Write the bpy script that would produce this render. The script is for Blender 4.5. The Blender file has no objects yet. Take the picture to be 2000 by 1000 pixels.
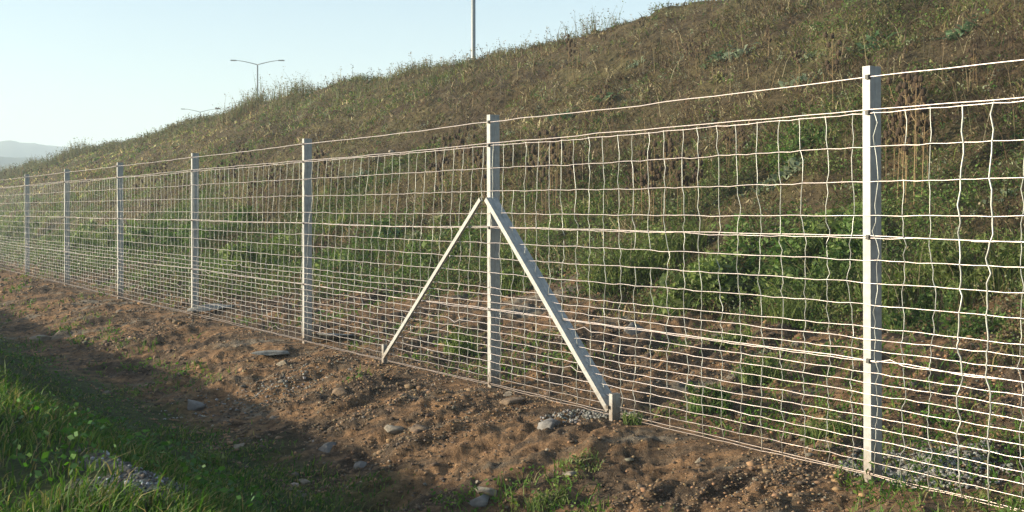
import bpy, math, random
import numpy as np
from mathutils import Vector, Matrix
random.seed(7)
RNG = np.random.default_rng(11)
C = bpy.context.scene.collection
SC = bpy.context.scene

# ------------------------------------------------------------------ camera
FPX = 2166.0                     # focal length in photo pixels (2000 wide)
EYE = 1.57
cam = bpy.data.cameras.new('camera'); co = bpy.data.objects.new('camera', cam); C.objects.link(co)
cam.sensor_width = 36; cam.lens = 36 * FPX / 2000
co.location = (0, 0, EYE); co.rotation_euler = (math.radians(90), 0, 0)
cam.shift_y = -91 / 2000
cam.clip_start = 0.05; cam.clip_end = 20000
SC.camera = co

# ------------------------------------------------------------------ light
SUN_ELEV = math.radians(13)
SAZ = Vector((-0.995, -0.10)).normalized()
sd = Vector((SAZ.x * math.cos(SUN_ELEV), SAZ.y * math.cos(SUN_ELEV), math.sin(SUN_ELEV)))
w = bpy.data.worlds.new('World'); SC.world = w; w.use_nodes = True
nt = w.node_tree; bg = nt.nodes['Background']
sky = nt.nodes.new('ShaderNodeTexSky'); sky.sky_type = 'NISHITA'; sky.sun_disc = False
sky.sun_elevation = SUN_ELEV; sky.sun_rotation = math.atan2(SAZ.x, SAZ.y)
sky.air_density = 1.0; sky.dust_density = 2.0; sky.ozone_density = 1.5; sky.altitude = 200
nt.links.new(sky.outputs[0], bg.inputs[0]); bg.inputs[1].default_value = 0.1
sun = bpy.data.lights.new('sun', 'SUN'); so = bpy.data.objects.new('sun', sun); C.objects.link(so)
sun.energy = 5.0; sun.angle = math.radians(0.53); sun.color = (1.0, 0.88, 0.68)
so.rotation_euler = sd.to_track_quat('Z', 'Y').to_euler(); so.location = (-20, 0, 30)
SC.view_settings.view_transform = 'Standard'; SC.view_settings.look = 'None'
SC.view_settings.exposure = 1.4; SC.view_settings.gamma = 1
SC.cycles.max_bounces = 6; SC.cycles.transparent_max_bounces = 8
SC.cycles.volume_bounces = 1; SC.cycles.diffuse_bounces = 3

# ------------------------------------------------------------------ frames of reference
P0 = np.array([2.10, 6.45]); U = np.array([-0.5652, 0.8250]); M = np.array([0.8250, 0.5652])
BAY = 4.0
S_C = -float(P0 @ U); T_C = -float(P0 @ M)        # the camera's own s and t
def W2(s, t): return P0[0] + s * U[0] + t * M[0], P0[1] + s * U[1] + t * M[1]
def ST(x, y):
    dx, dy = x - P0[0], y - P0[1]
    return dx * U[0] + dy * U[1], dx * M[0] + dy * M[1]

def _hash(ix, iy, seed):
    h = (ix.astype(np.int64) * 374761393 + iy.astype(np.int64) * 668265263 + seed * 1442695041) & 0xFFFFFFFF
    h = ((h ^ (h >> 13)) * 1274126177) & 0xFFFFFFFF
    return ((h ^ (h >> 16)) & 0xFFFFFF) / float(0xFFFFFF)
def vn(x, y, seed=0):
    x = np.asarray(x, float); y = np.asarray(y, float)
    ix = np.floor(x); iy = np.floor(y); fx = x - ix; fy = y - iy
    fx = fx * fx * (3 - 2 * fx); fy = fy * fy * (3 - 2 * fy)
    a = _hash(ix, iy, seed); b = _hash(ix + 1, iy, seed); c = _hash(ix, iy + 1, seed); d = _hash(ix + 1, iy + 1, seed)
    return (a * (1 - fx) + b * fx) * (1 - fy) + (c * (1 - fx) + d * fx) * fy - 0.5
def fbm(x, y, seed=0, oct=4, gain=0.5):
    r = 0; a = 1; f = 1
    for i in range(oct):
        r = r + a * vn(x * f + 17.3 * i, y * f - 9.1 * i, seed + i); a *= gain; f *= 2.03
    return r
def sm(a, b, x):
    k = np.clip((x - a) / (b - a), 0, 1); return k * k * (3 - 2 * k)

# height of the land: shoulder, near bank, ditch, soil strip by the fence, embankment, plateau
def crest_h(sp):
    return np.interp(sp, [-50, 0, 20, 48, 64, 80, 112, 180, 400], [6.85, 6.7, 6.5, 6.40, 5.75, 5.35, 4.3, 3.2, 2.0])
def H(x, y):
    x = np.asarray(x, float); y = np.asarray(y, float)
    s, t = ST(x, y); sp = s - S_C; tp = t - T_C
    ch = crest_h(sp)
    wob = fbm(sp * 0.22, tp * 0.05, 5, 3) * 0.35
    tq = tp + wob * (tp < 5)
    near = np.interp(tq, [-400, -60, -3, 0.0, 1.0, 1.42, 2.0, 2.7, 3.3, 3.75, 4.3, 4.8, 5.38, 6.6, 8.6],
                     [-14, -2, 0.1, 0.2, 0.29, 0.33, 0.04, -0.36, -0.44, -0.36, -0.17, -0.05, 0.0, 0.14, 0.55])
    slope = 0.55 + (tp - 8.6) * (ch - 0.55) / (19.1 - 8.6)
    z = np.where(tp < 8.6, near, slope)
    k = sm(18.0, 20.2, tp); z = z * (1 - k) + (ch + 0.04 * (tp - 19.1)) * k
    k = sm(62, 85, tp); z = z * (1 - k) + 0.0 * k
    # unseen mound added left of the view to throw shade over the foreground
    d2 = ((x + 6.7) / 1.35) ** 2 + ((y - 5.3) / 1.75) ** 2
    z = z + 1.4 * np.exp(-d2 * 0.9) * (d2 < 9)
    r = np.hypot(x, y)
    fade = np.clip(1 - r / 260, 0, 1)
    soil = sm(2.9, 3.8, tp) * (1 - sm(8.4, 9.6, tp)); hill = sm(8.0, 9.5, tp)
    a = (x + y) * 0.707; b = (x - y) * 0.707
    z = z + fade * soil * (fbm(a * 0.7, b * 2.6, 21, 4) * 0.14 + np.abs(fbm(a * 2.6, b * 7, 31, 3)) * 0.07
                           + fbm(x * 13, y * 13, 37, 3) * 0.034 - 0.02)
    edge = np.abs(tp - 5.38); z = np.where(edge < 0.45, z * (0.12 + 0.88 * edge / 0.45), z)
    z = z + fade * hill * (fbm(x * 0.45, y * 0.45, 41, 4) * 0.42 + fbm(x * 2.4, y * 2.4, 51, 3) * 0.13)
    z = z + fade * (1 - sm(2.6, 3.4, tp)) * (fbm(x * 1.5, y * 1.5, 61, 3) * 0.07)
    return z
def h1(x, y): return float(H(np.array([x]), np.array([y]))[0])

# fields shared by the ground material and the planting
def green_field(x, y):
    s, t = ST(x, y); sp = s - S_C; tp = t - T_C
    g = sm(-0.05, 0.35, fbm(x * 0.33 + 3, y * 0.33, 71, 4) + 0.02)
    toe = np.exp(-((tp - 9.6 + 1.6 * sm(11, 19, sp)) / (1.8 + 0.9 * sm(11, 19, sp))) ** 2)
    return np.clip(g * 0.5 + 0.22 * (1 - sm(9.5, 14.5, tp)) + toe * (0.5 + fbm(x * 0.8, y * 0.8, 73, 3) * 1.6), 0, 1)

# ------------------------------------------------------------------ mesh helpers
def mesh_np(name, V, F, mat, col=None, smooth=False, parent=None, attrs=None):
    V = np.asarray(V, np.float32); F = np.asarray(F, np.int32); k = F.shape[1]
    me = bpy.data.meshes.new(name)
    me.vertices.add(len(V)); me.vertices.foreach_set('co', V.ravel())
    me.loops.add(F.size); me.loops.foreach_set('vertex_index', F.ravel())
    me.polygons.add(len(F)); me.polygons.foreach_set('loop_start', np.arange(0, F.size, k, dtype=np.int32))
    me.update(calc_edges=True)
    if smooth: me.polygons.foreach_set('use_smooth', np.ones(len(F), bool))
    if col is not None:
        a = me.color_attributes.new('col', 'FLOAT_COLOR', 'POINT')
        a.data.foreach_set('color', np.concatenate([col, np.ones((len(col), 1))], 1).astype(np.float32).ravel())
    for k2, v in (attrs or {}).items():
        a = me.attributes.new(k2, 'FLOAT', 'POINT'); a.data.foreach_set('value', np.asarray(v, np.float32))
    me.materials.append(mat)
    o = bpy.data.objects.new(name, me); C.objects.link(o)
    if parent: o.parent = parent
    return o
def tag(o, label=None, cat=None, group=None, kind=None):
    if label: o['label'] = label
    if cat: o['category'] = cat
    if group: o['group'] = group
    if kind: o['kind'] = kind
    return o
def empty(name, loc, label, cat, group=None, rz=0):
    o = bpy.data.objects.new(name, None); C.objects.link(o); o.location = loc; o.rotation_euler.z = rz
    o.empty_display_size = 0.1
    return tag(o, label, cat, group)
class MB:
    """collects tris and quads of one mesh"""
    def __init__(s): s.v = []; s.f = []
    def add(s, V, F):
        b = len(s.v); s.v += [tuple(p) for p in V]; s.f += [tuple(i + b for i in q) for q in F]
    def tube(s, pts, rad, n=6, cap=True):
        pts = [Vector(p) for p in pts]; rad = rad if isinstance(rad, (list, tuple)) else [rad] * len(pts)
        V = []; ref = None
        for i, p in enumerate(pts):
            d = (pts[min(i + 1, len(pts) - 1)] - pts[max(i - 1, 0)]).normalized()
            if ref is None: ref = Vector((0, 0, 1)) if abs(d.z) < 0.9 else Vector((1, 0, 0))
            a = d.cross(ref).normalized(); b = d.cross(a).normalized()
            for k in range(n):
                an = 2 * math.pi * k / n
                V.append(p + (a * math.cos(an) + b * math.sin(an)) * rad[i])
        F = [(i * n + k, i * n + (k + 1) % n, (i + 1) * n + (k + 1) % n, (i + 1) * n + k) for i in range(len(pts) - 1) for k in range(n)]
        if cap: F += [tuple(range(n))[::-1], tuple(range((len(pts) - 1) * n, len(pts) * n))]
        s.add(V, F)
    def prism(s, poly, A, ax, ay, az, L):
        """2D polygon (list of (p,q)) in axes ax, ay pushed along az by L from A"""
        n = len(poly); A = Vector(A); ax = Vector(ax); ay = Vector(ay); az = Vector(az)
        V = [A + ax * p + ay * q for p, q in poly] + [A + ax * p + ay * q + az * L for p, q in poly]
        F = [(i, (i + 1) % n, n + (i + 1) % n, n + i) for i in range(n)] + [tuple(range(n))[::-1], tuple(range(n, 2 * n))]
        s.add(V, F)
    def box(s, c, ax, ay, az):
        c = Vector(c); ax = Vector(ax); ay = Vector(ay); az = Vector(az)
        s.prism([(-1, -1), (1, -1), (1, 1), (-1, 1)], c - az, ax, ay, az, 2)
    def build(s, name, mat, parent=None, smooth=False):
        me = bpy.data.meshes.new(name); me.from_pydata(s.v, [], s.f); me.update()
        if smooth: me.polygons.foreach_set('use_smooth', [True] * len(me.polygons))
        me.materials.append(mat)
        o = bpy.data.objects.new(name, me); C.objects.link(o)
        if parent: o.parent = parent
        return o

# ------------------------------------------------------------------ materials
def newmat(name):
    m = bpy.data.materials.new(name); m.use_nodes = True
    return m, m.node_tree.nodes, m.node_tree.links, m.node_tree.nodes['Principled BSDF']
def ramp(n, l, src, stops):
    r = n.new('ShaderNodeValToRGB'); e = r.color_ramp.elements
    e[0].position, e[0].color = stops[0][0], (*stops[0][1], 1); e[1].position, e[1].color = stops[-1][0], (*stops[-1][1], 1)
    for p, c in stops[1:-1]:
        q = e.new(p); q.color = (*c, 1)
    l.new(src, r.inputs[0]); return r
def noise(n, l, vec, scale, detail=6, rough=0.6):
    t = n.new('ShaderNodeTexNoise'); t.inputs['Scale'].default_value = scale; t.inputs['Detail'].default_value = detail
    t.inputs['Roughness'].default_value = rough; l.new(vec, t.inputs['Vector']); return t
def mix(n, l, fac, a, b):
    m = n.new('ShaderNodeMix'); m.data_type = 'RGBA'
    if isinstance(fac, float): m.inputs[0].default_value = fac
    else: l.new(fac, m.inputs[0])
    for v, i in ((a, 6), (b, 7)):
        if isinstance(v, tuple): m.inputs[i].default_value = (*v, 1)
        else: l.new(v, m.inputs[i])
    return m.outputs[2]
def veg_mat(name, transl=0.35, rough=0.65):
    m, n, l, p = newmat(name)
    a = n.new('ShaderNodeAttribute'); a.attribute_name = 'col'
    l.new(a.outputs['Color'], p.inputs['Base Color']); p.inputs['Roughness'].default_value = rough
    p.inputs['Specular IOR Level'].default_value = 0.25
    tr = n.new('ShaderNodeBsdfTranslucent'); mx = n.new('ShaderNodeMixShader'); mx.inputs[0].default_value = transl
    hs = n.new('ShaderNodeHueSaturation'); hs.inputs['Saturation'].default_value = 1.15; hs.inputs['Value'].default_value = 1.3
    l.new(a.outputs['Color'], hs.inputs['Color']); l.new(hs.outputs[0], tr.inputs[0])
    l.new(p.outputs[0], mx.inputs[1]); l.new(tr.outputs[0], mx.inputs[2])
    l.new(mx.outputs[0], n['Material Output'].inputs['Surface']); return m
MV = veg_mat('leafy_green'); MD = veg_mat('dry_plant', 0.28, 0.8)

def ground_mat():
    m, n, l, p = newmat('earth')
    geo = n.new('ShaderNodeNewGeometry'); pos = geo.outputs['Position']
    def att(s):
        a = n.new('ShaderNodeAttribute'); a.attribute_name = s; return a.outputs['Fac']
    mp = n.new('ShaderNodeMapping'); mp.inputs['Rotation'].default_value = (0, 0, math.radians(-45)); mp.inputs['Scale'].default_value = (0.45, 1.5, 1)
    l.new(pos, mp.inputs[0])
    n1 = noise(n, l, mp.outputs[0], 1.1, 7, 0.62); n2 = noise(n, l, pos, 9, 8, 0.7); n3 = noise(n, l, pos, 60, 5, 0.7)
    soil = ramp(n, l, n1.outputs[0], [(0.34, (0.07, 0.05, 0.035)), (0.44, (0.14, 0.10, 0.066)), (0.52, (0.30, 0.18, 0.095)), (0.585, (0.19, 0.135, 0.085)), (0.66, (0.24, 0.21, 0.165))])
    fine = ramp(n, l, n2.outputs[0], [(0.32, (0.25, 0.24, 0.25)), (0.52, (0.85, 0.84, 0.82)), (0.72, (1.6, 1.55, 1.5))])
    mu = n.new('ShaderNodeMix'); mu.data_type = 'RGBA'; mu.blend_type = 'MULTIPLY'; mu.inputs[0].default_value = 1
    l.new(soil.outputs[0], mu.inputs[6]); l.new(fine.outputs[0], mu.inputs[7])
    soilc = mu.outputs[2]
    spk = ramp(n, l, n3.outputs[0], [(0.62, (0, 0, 0)), (0.70, (1, 1, 1))])
    soilc = mix(n, l, spk.outputs[0], soilc, (0.33, 0.28, 0.22))
    h1_ = noise(n, l, pos, 0.55, 8, 0.6); h2 = noise(n, l, pos, 7, 8, 0.75)
    hc = ramp(n, l, h1_.outputs[0], [(0.33, (0.06, 0.045, 0.03)), (0.5, (0.09, 0.072, 0.042)), (0.66, (0.11, 0.10, 0.05))])
    hf = ramp(n, l, h2.outputs[0], [(0.35, (0.4, 0.38, 0.36)), (0.65, (1.5, 1.45, 1.3))])
    mh = n.new('ShaderNodeMix'); mh.data_type = 'RGBA'; mh.blend_type = 'MULTIPLY'; mh.inputs[0].default_value = 1
    l.new(hc.outputs[0], mh.inputs[6]); l.new(hf.outputs[0], mh.inputs[7])
    c = mix(n, l, att('hill'), soilc, mh.outputs[2])
    gf = ramp(n, l, n2.outputs[0], [(0.35, (0.025, 0.04, 0.015)), (0.7, (0.08, 0.10, 0.03))])
    c = mix(n, l, att('green'), c, gf.outputs[0])
    gv = ramp(n, l, n3.outputs[0], [(0.35, (0.10, 0.10, 0.10)), (0.65, (0.32, 0.32, 0.31))])
    c = mix(n, l, att('gravel'), c, gv.outputs[0])
    l.new(c, p.inputs['Base Color']); p.inputs['Roughness'].default_value = 0.95; p.inputs['Specular IOR Level'].default_value = 0.15
    ad = n.new('ShaderNodeMath'); ad.operation = 'MULTIPLY_ADD'; ad.inputs[1].default_value = 0.35
    l.new(n3.outputs[0], ad.inputs[0]); l.new(n2.outputs[0], ad.inputs[2])
    b = n.new('ShaderNodeBump'); b.inputs['Strength'].default_value = 1.0; b.inputs['Distance'].default_value = 0.09
    l.new(ad.outputs[0], b.inputs['Height']); l.new(b.outputs[0], p.inputs['Normal'])
    return m
def rock_mat(name, c1, c2, sc=7):
    m, n, l, p = newmat(name)
    tc = n.new('ShaderNodeNewGeometry'); t = noise(n, l, tc.outputs['Position'], sc, 8, 0.7)
    r = ramp(n, l, t.outputs[0], [(0.35, c1), (0.65, c2)]); l.new(r.outputs[0], p.inputs['Base Color'])
    p.inputs['Roughness'].default_value = 0.9
    t2 = noise(n, l, tc.outputs['Position'], sc * 5, 6, 0.7)
    b = n.new('ShaderNodeBump'); b.inputs['Strength'].default_value = 0.6; b.inputs['Distance'].default_value = 0.02
    l.new(t2.outputs[0], b.inputs['Height']); l.new(b.outputs[0], p.inputs['Normal']); return m
def metal_mat(name, col, met=0.5, rough=0.4, var=0.12, sc=14, dirt=0.7):
    m, n, l, p = newmat(name)
    tc = n.new('ShaderNodeTexCoord'); t = noise(n, l, tc.outputs['Object'], sc, 5, 0.6)
    r = ramp(n, l, t.outputs[0], [(0.3, tuple(c * (1 - var) for c in col)), (0.7, tuple(min(1, c * (1 + var)) for c in col))])
    g = n.new('ShaderNodeNewGeometry'); sx = n.new('ShaderNodeSeparateXYZ'); l.new(g.outputs['Position'], sx.inputs[0])
    dn = noise(n, l, g.outputs['Position'], 22, 5, 0.7); ma = n.new('ShaderNodeMath'); ma.operation = 'MULTIPLY_ADD'; ma.inputs[1].default_value = 0.5
    l.new(dn.outputs[0], ma.inputs[0]); l.new(sx.outputs[2], ma.inputs[2])
    mr = n.new('ShaderNodeMapRange'); mr.inputs[1].default_value = 0.30; mr.inputs[2].default_value = 0.48; mr.inputs[3].default_value = dirt; mr.inputs[4].default_value = 0.0
    l.new(ma.outputs[0], mr.inputs[0])
    l.new(mix(n, l, mr.outputs[0], r.outputs[0], (0.16, 0.11, 0.07)), p.inputs['Base Color'])
    st = noise(n, l, tc.outputs['Object'], 70, 4, 0.7); rr = n.new('ShaderNodeMapRange'); rr.inputs[3].default_value = rough - 0.12; rr.inputs[4].default_value = rough + 0.15
    l.new(st.outputs[0], rr.inputs[0]); l.new(rr.outputs[0], p.inputs['Roughness']); p.inputs['Metallic'].default_value = met
    return m
M_EARTH = ground_mat()
M_POST = metal_mat('galvanised_steel', (0.325, 0.33, 0.31), 0.12, 0.5, 0.2, 18)
M_WIRE = metal_mat('galvanised_wire', (0.62, 0.54, 0.505), 0.5, 0.32, 0.12, 40)
M_VWIRE = metal_mat('galvanised_stay_wire', (0.42, 0.43, 0.39), 0.5, 0.35, 0.10, 40)
M_CLIP = metal_mat('dark_clip', (0.06, 0.06, 0.055), 0.3, 0.6)
M_LAMP = metal_mat('lamp_steel', (0.20, 0.22, 0.22), 0.4, 0.5)
M_GLASS, _n, _l, _p = newmat('lamp_lens'); _p.inputs['Base Color'].default_value = (0.5, 0.52, 0.5, 1); _p.inputs['Roughness'].default_value = 0.25
M_ROCKP = rock_mat('pale_stone', (0.13, 0.105, 0.075), (0.30, 0.26, 0.20))
M_ROCKG = rock_mat('grey_stone', (0.09, 0.085, 0.08), (0.22, 0.21, 0.195))
M_ROCKB = rock_mat('brown_stone', (0.09, 0.065, 0.045), (0.22, 0.15, 0.09))
M_CONC = rock_mat('spilled_concrete', (0.11, 0.11, 0.10), (0.24, 0.24, 0.22), 12)
M_HILL = rock_mat('far_forest', (0.015, 0.03, 0.015), (0.045, 0.065, 0.03), 0.05)

# ------------------------------------------------------------------ the ground, one sheet to the horizon
def build_ground():
    a = np.concatenate([np.radians(np.linspace(-38, 38, 960)), np.radians(np.linspace(38, 322, 130))[1:-1]])
    nA = len(a)
    rr = [0.02, 0.3, 0.8, 1.4, 2.0, 2.6, 3.0]
    while rr[-1] < 130: rr.append(rr[-1] * 1.0072)
    while rr[-1] < 9000: rr.append(rr[-1] * 1.12)
    rr = np.array(rr); R, A = np.meshgrid(rr, a, indexing='ij')
    X = np.sin(A) * R; Y = np.cos(A) * R; Z = H(X, Y)
    V = np.stack([X, Y, Z], -1).reshape(-1, 3)
    i, j = np.meshgrid(np.arange(len(rr) - 1), np.arange(nA), indexing='ij'); j2 = (j + 1) % nA
    F = np.stack([i * nA + j, i * nA + j2, (i + 1) * nA + j2, (i + 1) * nA + j], -1).reshape(-1, 4)[:, ::-1]
    x, y = V[:, 0], V[:, 1]; s, t = ST(x, y); sp = s - S_C; tp = t - T_C
    hill = sm(8.0, 9.8, tp + fbm(x * 0.7, y * 0.7, 81, 3) * 1.6 + 2.6 * sm(11, 19, sp) * (tp > 5.6))
    wob = fbm(x * 0.9, y * 0.9, 83, 3) * 0.9
    bank = 1 - sm(3.0, 3.7, tp + wob * 0.6)
    green = np.clip(hill * sm(0.35, 0.9, green_field(x, y)) * 0.5 + bank * (0.85 + 0.15 * (tp > 0)), 0, 1)
    gravel = gravel_field(x, y)
    green = green * (1 - gravel)
    far = sm(150, 400, np.hypot(x, y)); hill = np.maximum(hill, far * 0.6)
    o = mesh_np('ground', V, F, M_EARTH, attrs={'hill': hill, 'green': green, 'gravel': gravel}, smooth=True)
    tag(o, kind='structure')
def gravel_field(x, y):
    s, t = ST(x, y); sp = s - S_C; tp = t - T_C
    e = tp + fbm(x * 1.6, y * 1.6, 85, 4) * 0.8
    g = (1 - sm(1.5, 1.95, e)) * sm(1.05, 1.25, e) * (1 - sm(4.7, 6.4, sp + fbm(x, y, 87, 3) * 0.8))
    g = g * np.clip(0.62 + fbm(x * 2.6, y * 2.6, 89, 3) * 1.9, 0, 1)
    return np.clip(g, 0, 1)
build_ground()

# pixel of the photo -> the point of the land it shows
_ks = np.concatenate([np.arange(2.5, 30, 0.01), np.arange(30, 150, 0.05)])
def hit(px, py):
    X = (px - 1000) / FPX * _ks; Z = EYE + (409 - py) / FPX * _ks
    h = H(X, _ks); k = np.argmax(Z <= h)
    if not (Z <= h).any(): k = len(_ks) - 1
    return float(X[k]), float(_ks[k]), float(h[k])

# ------------------------------------------------------------------ far hills
def build_hills():
    az = np.radians(np.linspace(-75, 12, 420)); rr = np.linspace(330, 1500, 150)
    R, A = np.meshgrid(rr, az, indexing='ij'); X = np.sin(A) * R; Y = np.cos(A) * R
    deg = np.degrees(A)
    px = 1000 + FPX * np.tan(np.clip(A, -1.2, 1.2))
    hf = np.interp(px, [-900, -400, 0, 60, 110, 160, 260, 420, 700], [70, 90, 124, 125, 120, 112, 92, 50, 5])
    hn = np.interp(px, [-900, -300, 0, 80, 150, 240, 400], [105, 110, 103, 97, 92, 75, 10])
    zf = (hf / FPX * 1050 + 1.5 + fbm(deg * 1.1, R * 0.004, 91, 5) * 2.2) * np.exp(-((R - 1050) / 190) ** 2)
    zn = (hn / FPX * 620 + 1.5 + fbm(deg * 1.6, R * 0.006, 95, 5) * 1.6) * np.exp(-((R - 620) / 110) ** 2)
    Z = np.maximum(zf, zn) - 2.5 + fbm(X * 0.12, Y * 0.12, 99, 3) * 1.0
    V = np.stack([X, Y, Z], -1).reshape(-1, 3); nA = len(az)
    i, j = np.meshgrid(np.arange(len(rr) - 1), np.arange(nA - 1), indexing='ij')
    F = np.stack([i * nA + j, i * nA + j + 1, (i + 1) * nA + j + 1, (i + 1) * nA + j], -1).reshape(-1, 4)[:, ::-1]
    tag(mesh_np('hills', V, F, M_HILL, smooth=True), kind='structure')
build_hills()

# ------------------------------------------------------------------ the fence
u3 = Vector((U[0], U[1], 0)); m3 = Vector((M[0], M[1], 0)); z3 = Vector((0, 0, 1))
fence = empty('wire_fence', (P0[0], P0[1], 0), 'long galvanised wire mesh fence on steel posts running along the foot of the slope', 'fence')
def L(s, t, z): return u3 * s + m3 * t + z3 * z          # in the fence's own space
PROF = [(-0.026, -0.05), (0.026, -0.05), (0.026, -0.012), (0.0205, -0.006), (0.0205, 0.006), (0.026, 0.012), (0.026, 0.05),
        (0.012, 0.05), (0.012, 0.044), (0.020, 0.044), (0.020, 0.016), (0.0145, 0.009), (0.0145, -0.009), (0.020, -0.016), (0.020, -0.0445),
        (-0.020, -0.0445), (-0.020, -0.016), (-0.0145, -0.009), (-0.0145, 0.009), (-0.020, 0.016), (-0.020, 0.044), (-0.012, 0.044), (-0.012, 0.05),
        (-0.026, 0.05), (-0.026, 0.012), (-0.0205, 0.006), (-0.0205, -0.006), (-0.026, -0.012)]
WZ = [2.13, 1.93, 1.73, 1.535, 1.41, 1.28, 1.15, 1.02, 0.888, 0.825, 0.76, 0.695, 0.633, 0.571, 0.505, 0.44, 0.376, 0.313, 0.246, 0.18, 0.112, 0.036]
N_LAST = 9
def profile_mesh(Ln, me_name='post'):
    b = MB(); b.prism(PROF, (0, 0, 0), u3, m3, z3, Ln); return b
proto = profile_mesh(2.72).build('post', M_POST, fence)
def clip_mesh():
    b = MB()
    b.box((0, 0, 0), u3 * 0.013, m3 * 0.011, z3 * 0.013)
    b.tube([u3 * -0.012 - m3 * 0.012 + z3 * -0.012, u3 * -0.012 - m3 * 0.016 + z3 * 0.0, u3 * -0.012 - m3 * 0.012 + z3 * 0.012], 0.003, 5)
    return b
clipp = None
for i in range(-1, N_LAST):
    o = proto if i == -1 else proto.copy()
    if i != -1: C.objects.link(o)
    o.parent = fence; lean = random.uniform(-0.004, 0.004)
    o.location = L(i * BAY + (0.03 * random.uniform(-1, 1) if i > 0 else 0), 0, -0.32)
    o.rotation_euler = (lean, random.uniform(-0.004, 0.004), 0)
    for z in (2.335, 2.13, 1.41, 0.695, 0.05):
        if clipp is None: c = clipp = clip_mesh().build('wire_clip', M_CLIP)
        else: c = clipp.copy(); C.objects.link(c)
        c.parent = o; c.location = u3 * -0.015 - m3 * 0.052 + z3 * (z + 0.32)

def brace(sgn):
    zt = 1.66; ds = 1.86 if sgn > 0 else 1.715; tt = -0.075 if sgn > 0 else -0.062; base = L(BAY + sgn * ds, tt, 0.07); top = L(BAY + sgn * 0.045, tt, zt)
    d = (top - base); Ln = d.length; d.normalize(); n = d.cross(m3).normalized()
    b = MB(); b.prism([(p * (0.8 if sgn < 0 else 0.7), q * (1.15 if sgn < 0 else 0.26) - (0 if sgn < 0 else 0.03)) for p, q in PROF], base, n, m3, d, Ln)
    o = b.build('brace', M_POST, fence)
    b = MB(); b.prism([(p * 0.72, q * (0.8 if sgn < 0 else 0.4)) for p, q in PROF], L(BAY + sgn * (ds + 0.038), -0.078, -0.4), u3, m3, z3, 0.60)
    s = b.build('stake', M_POST, fence)
    b = MB(); b.box(L(BAY + sgn * (ds + 0.018), -0.133, 0.10), u3 * 0.012, m3 * 0.006, z3 * 0.012); b.build('bolt', M_CLIP, s)
brace(1); brace(-1)

# netting
SMIN, SMAX = -BAY - 0.02, (N_LAST - 1) * BAY + 0.02
PITCH = 0.1755
nv = int((SMAX - SMIN) / PITCH)
svals = SMIN + (np.arange(nv) + 0.5) * PITCH
lean = lambda s: -0.17 * np.exp(-((s - 7.6) / 3.0) ** 2) + 0.04 * np.sin(s * 0.9)
tnet = -0.058
rn = np.random.default_rng(5)
nodeS = np.zeros((nv, len(WZ))); nodeZ = np.zeros((nv, len(WZ))); nodeT = np.zeros((nv, len(WZ)))
for c in range(nv):
    d = 0
    for r, z in enumerate(WZ):
        d = d * 0.5 + rn.normal(0, 0.010); sag = -0.012 * math.sin(math.pi * ((svals[c] / BAY) % 1))
        nodeS[c, r] = svals[c] + d + lean(svals[c]) * max(0, z - 0.9) * 0.8
        nodeZ[c, r] = z + rn.normal(0, 0.0022) + (sag if r == 0 else sag * 0.4) + 0.003 * math.sin(svals[c] * 1.3 + r)
        nodeT[c, r] = tnet + rn.normal(0, 0.004) - 0.006
net = MB()
for r, z in enumerate(WZ):
    pts = [L(SMIN, tnet, z)]
    for c in range(nv):
        pts.append(L(nodeS[c, r], nodeT[c, r], nodeZ[c, r]))
        if c < nv - 1:
            bump = 0.0
            q = rn.random()
            if q < 0.012 and r > 8: bump = 0.03 * rn.choice([-1, 1])
            pts.append(L((nodeS[c, r] + nodeS[c + 1, r]) / 2, tnet, (nodeZ[c, r] + nodeZ[c + 1, r]) / 2 - rn.uniform(-0.002, 0.006) + bump))
    pts.append(L(SMAX, tnet, z))
    net.tube(pts, 0.0027 if 0 < r < 21 else 0.0032, 5)
nobj = net.build('netting', M_WIRE, fence, smooth=True)
vb = MB()
for c in range(nv):
    dbl = c in (18, 19)
    for r in range(len(WZ) - 1):
        if rn.random() < 0.012: continue
        A_ = L(nodeS[c, r], nodeT[c, r], nodeZ[c, r]); B_ = L(nodeS[c, r + 1], nodeT[c, r + 1], nodeZ[c, r + 1])
        k1 = rn.normal(0, 0.008); k2 = rn.normal(0, 0.008); h_ = nodeZ[c, r] - nodeZ[c, r + 1]
        if h_ < 0.1: k1 *= 0.5; k2 *= 0.5
        P = [A_ + z3 * 0.006, A_.lerp(B_, 0.3) + u3 * k1, A_.lerp(B_, 0.7) + u3 * k2, B_ - z3 * 0.006]
        vb.tube(P, 0.0026 if not dbl else 0.005, 5, cap=False)
        # knot round the line wire
        if svals[c] < 14: vb.tube([B_ + z3 * 0.008, B_ - m3 * 0.007, B_ - z3 * 0.008], 0.0034, 5)
vb.build('stay_wires', M_VWIRE, fence, smooth=True)
def line_wire(z, rad, sagamp, seed, off=0.0):
    q = np.random.default_rng(seed); b = MB(); pts = []
    for s in np.arange(SMIN, SMAX, 0.25):
        sag = -sagamp * math.sin(math.pi * ((s / BAY) % 1)); pts.append(L(s, tnet - 0.004, z + sag + q.normal(0, 0.0025) + off * math.sin(s * 0.7)))
    b.tube(pts, rad, 6); return b.build('line_wire', M_WIRE, fence, smooth=True)
line_wire(2.335, 0.0036, 0.008, 1)
line_wire(2.145, 0.0034, 0.004, 2, 0.006)
line_wire(1.418, 0.0033, 0.012, 3, 0.008)
line_wire(0.703, 0.0033, 0.008, 4, 0.006)
line_wire(0.05, 0.0033, 0.004, 5, 0.006)

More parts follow.
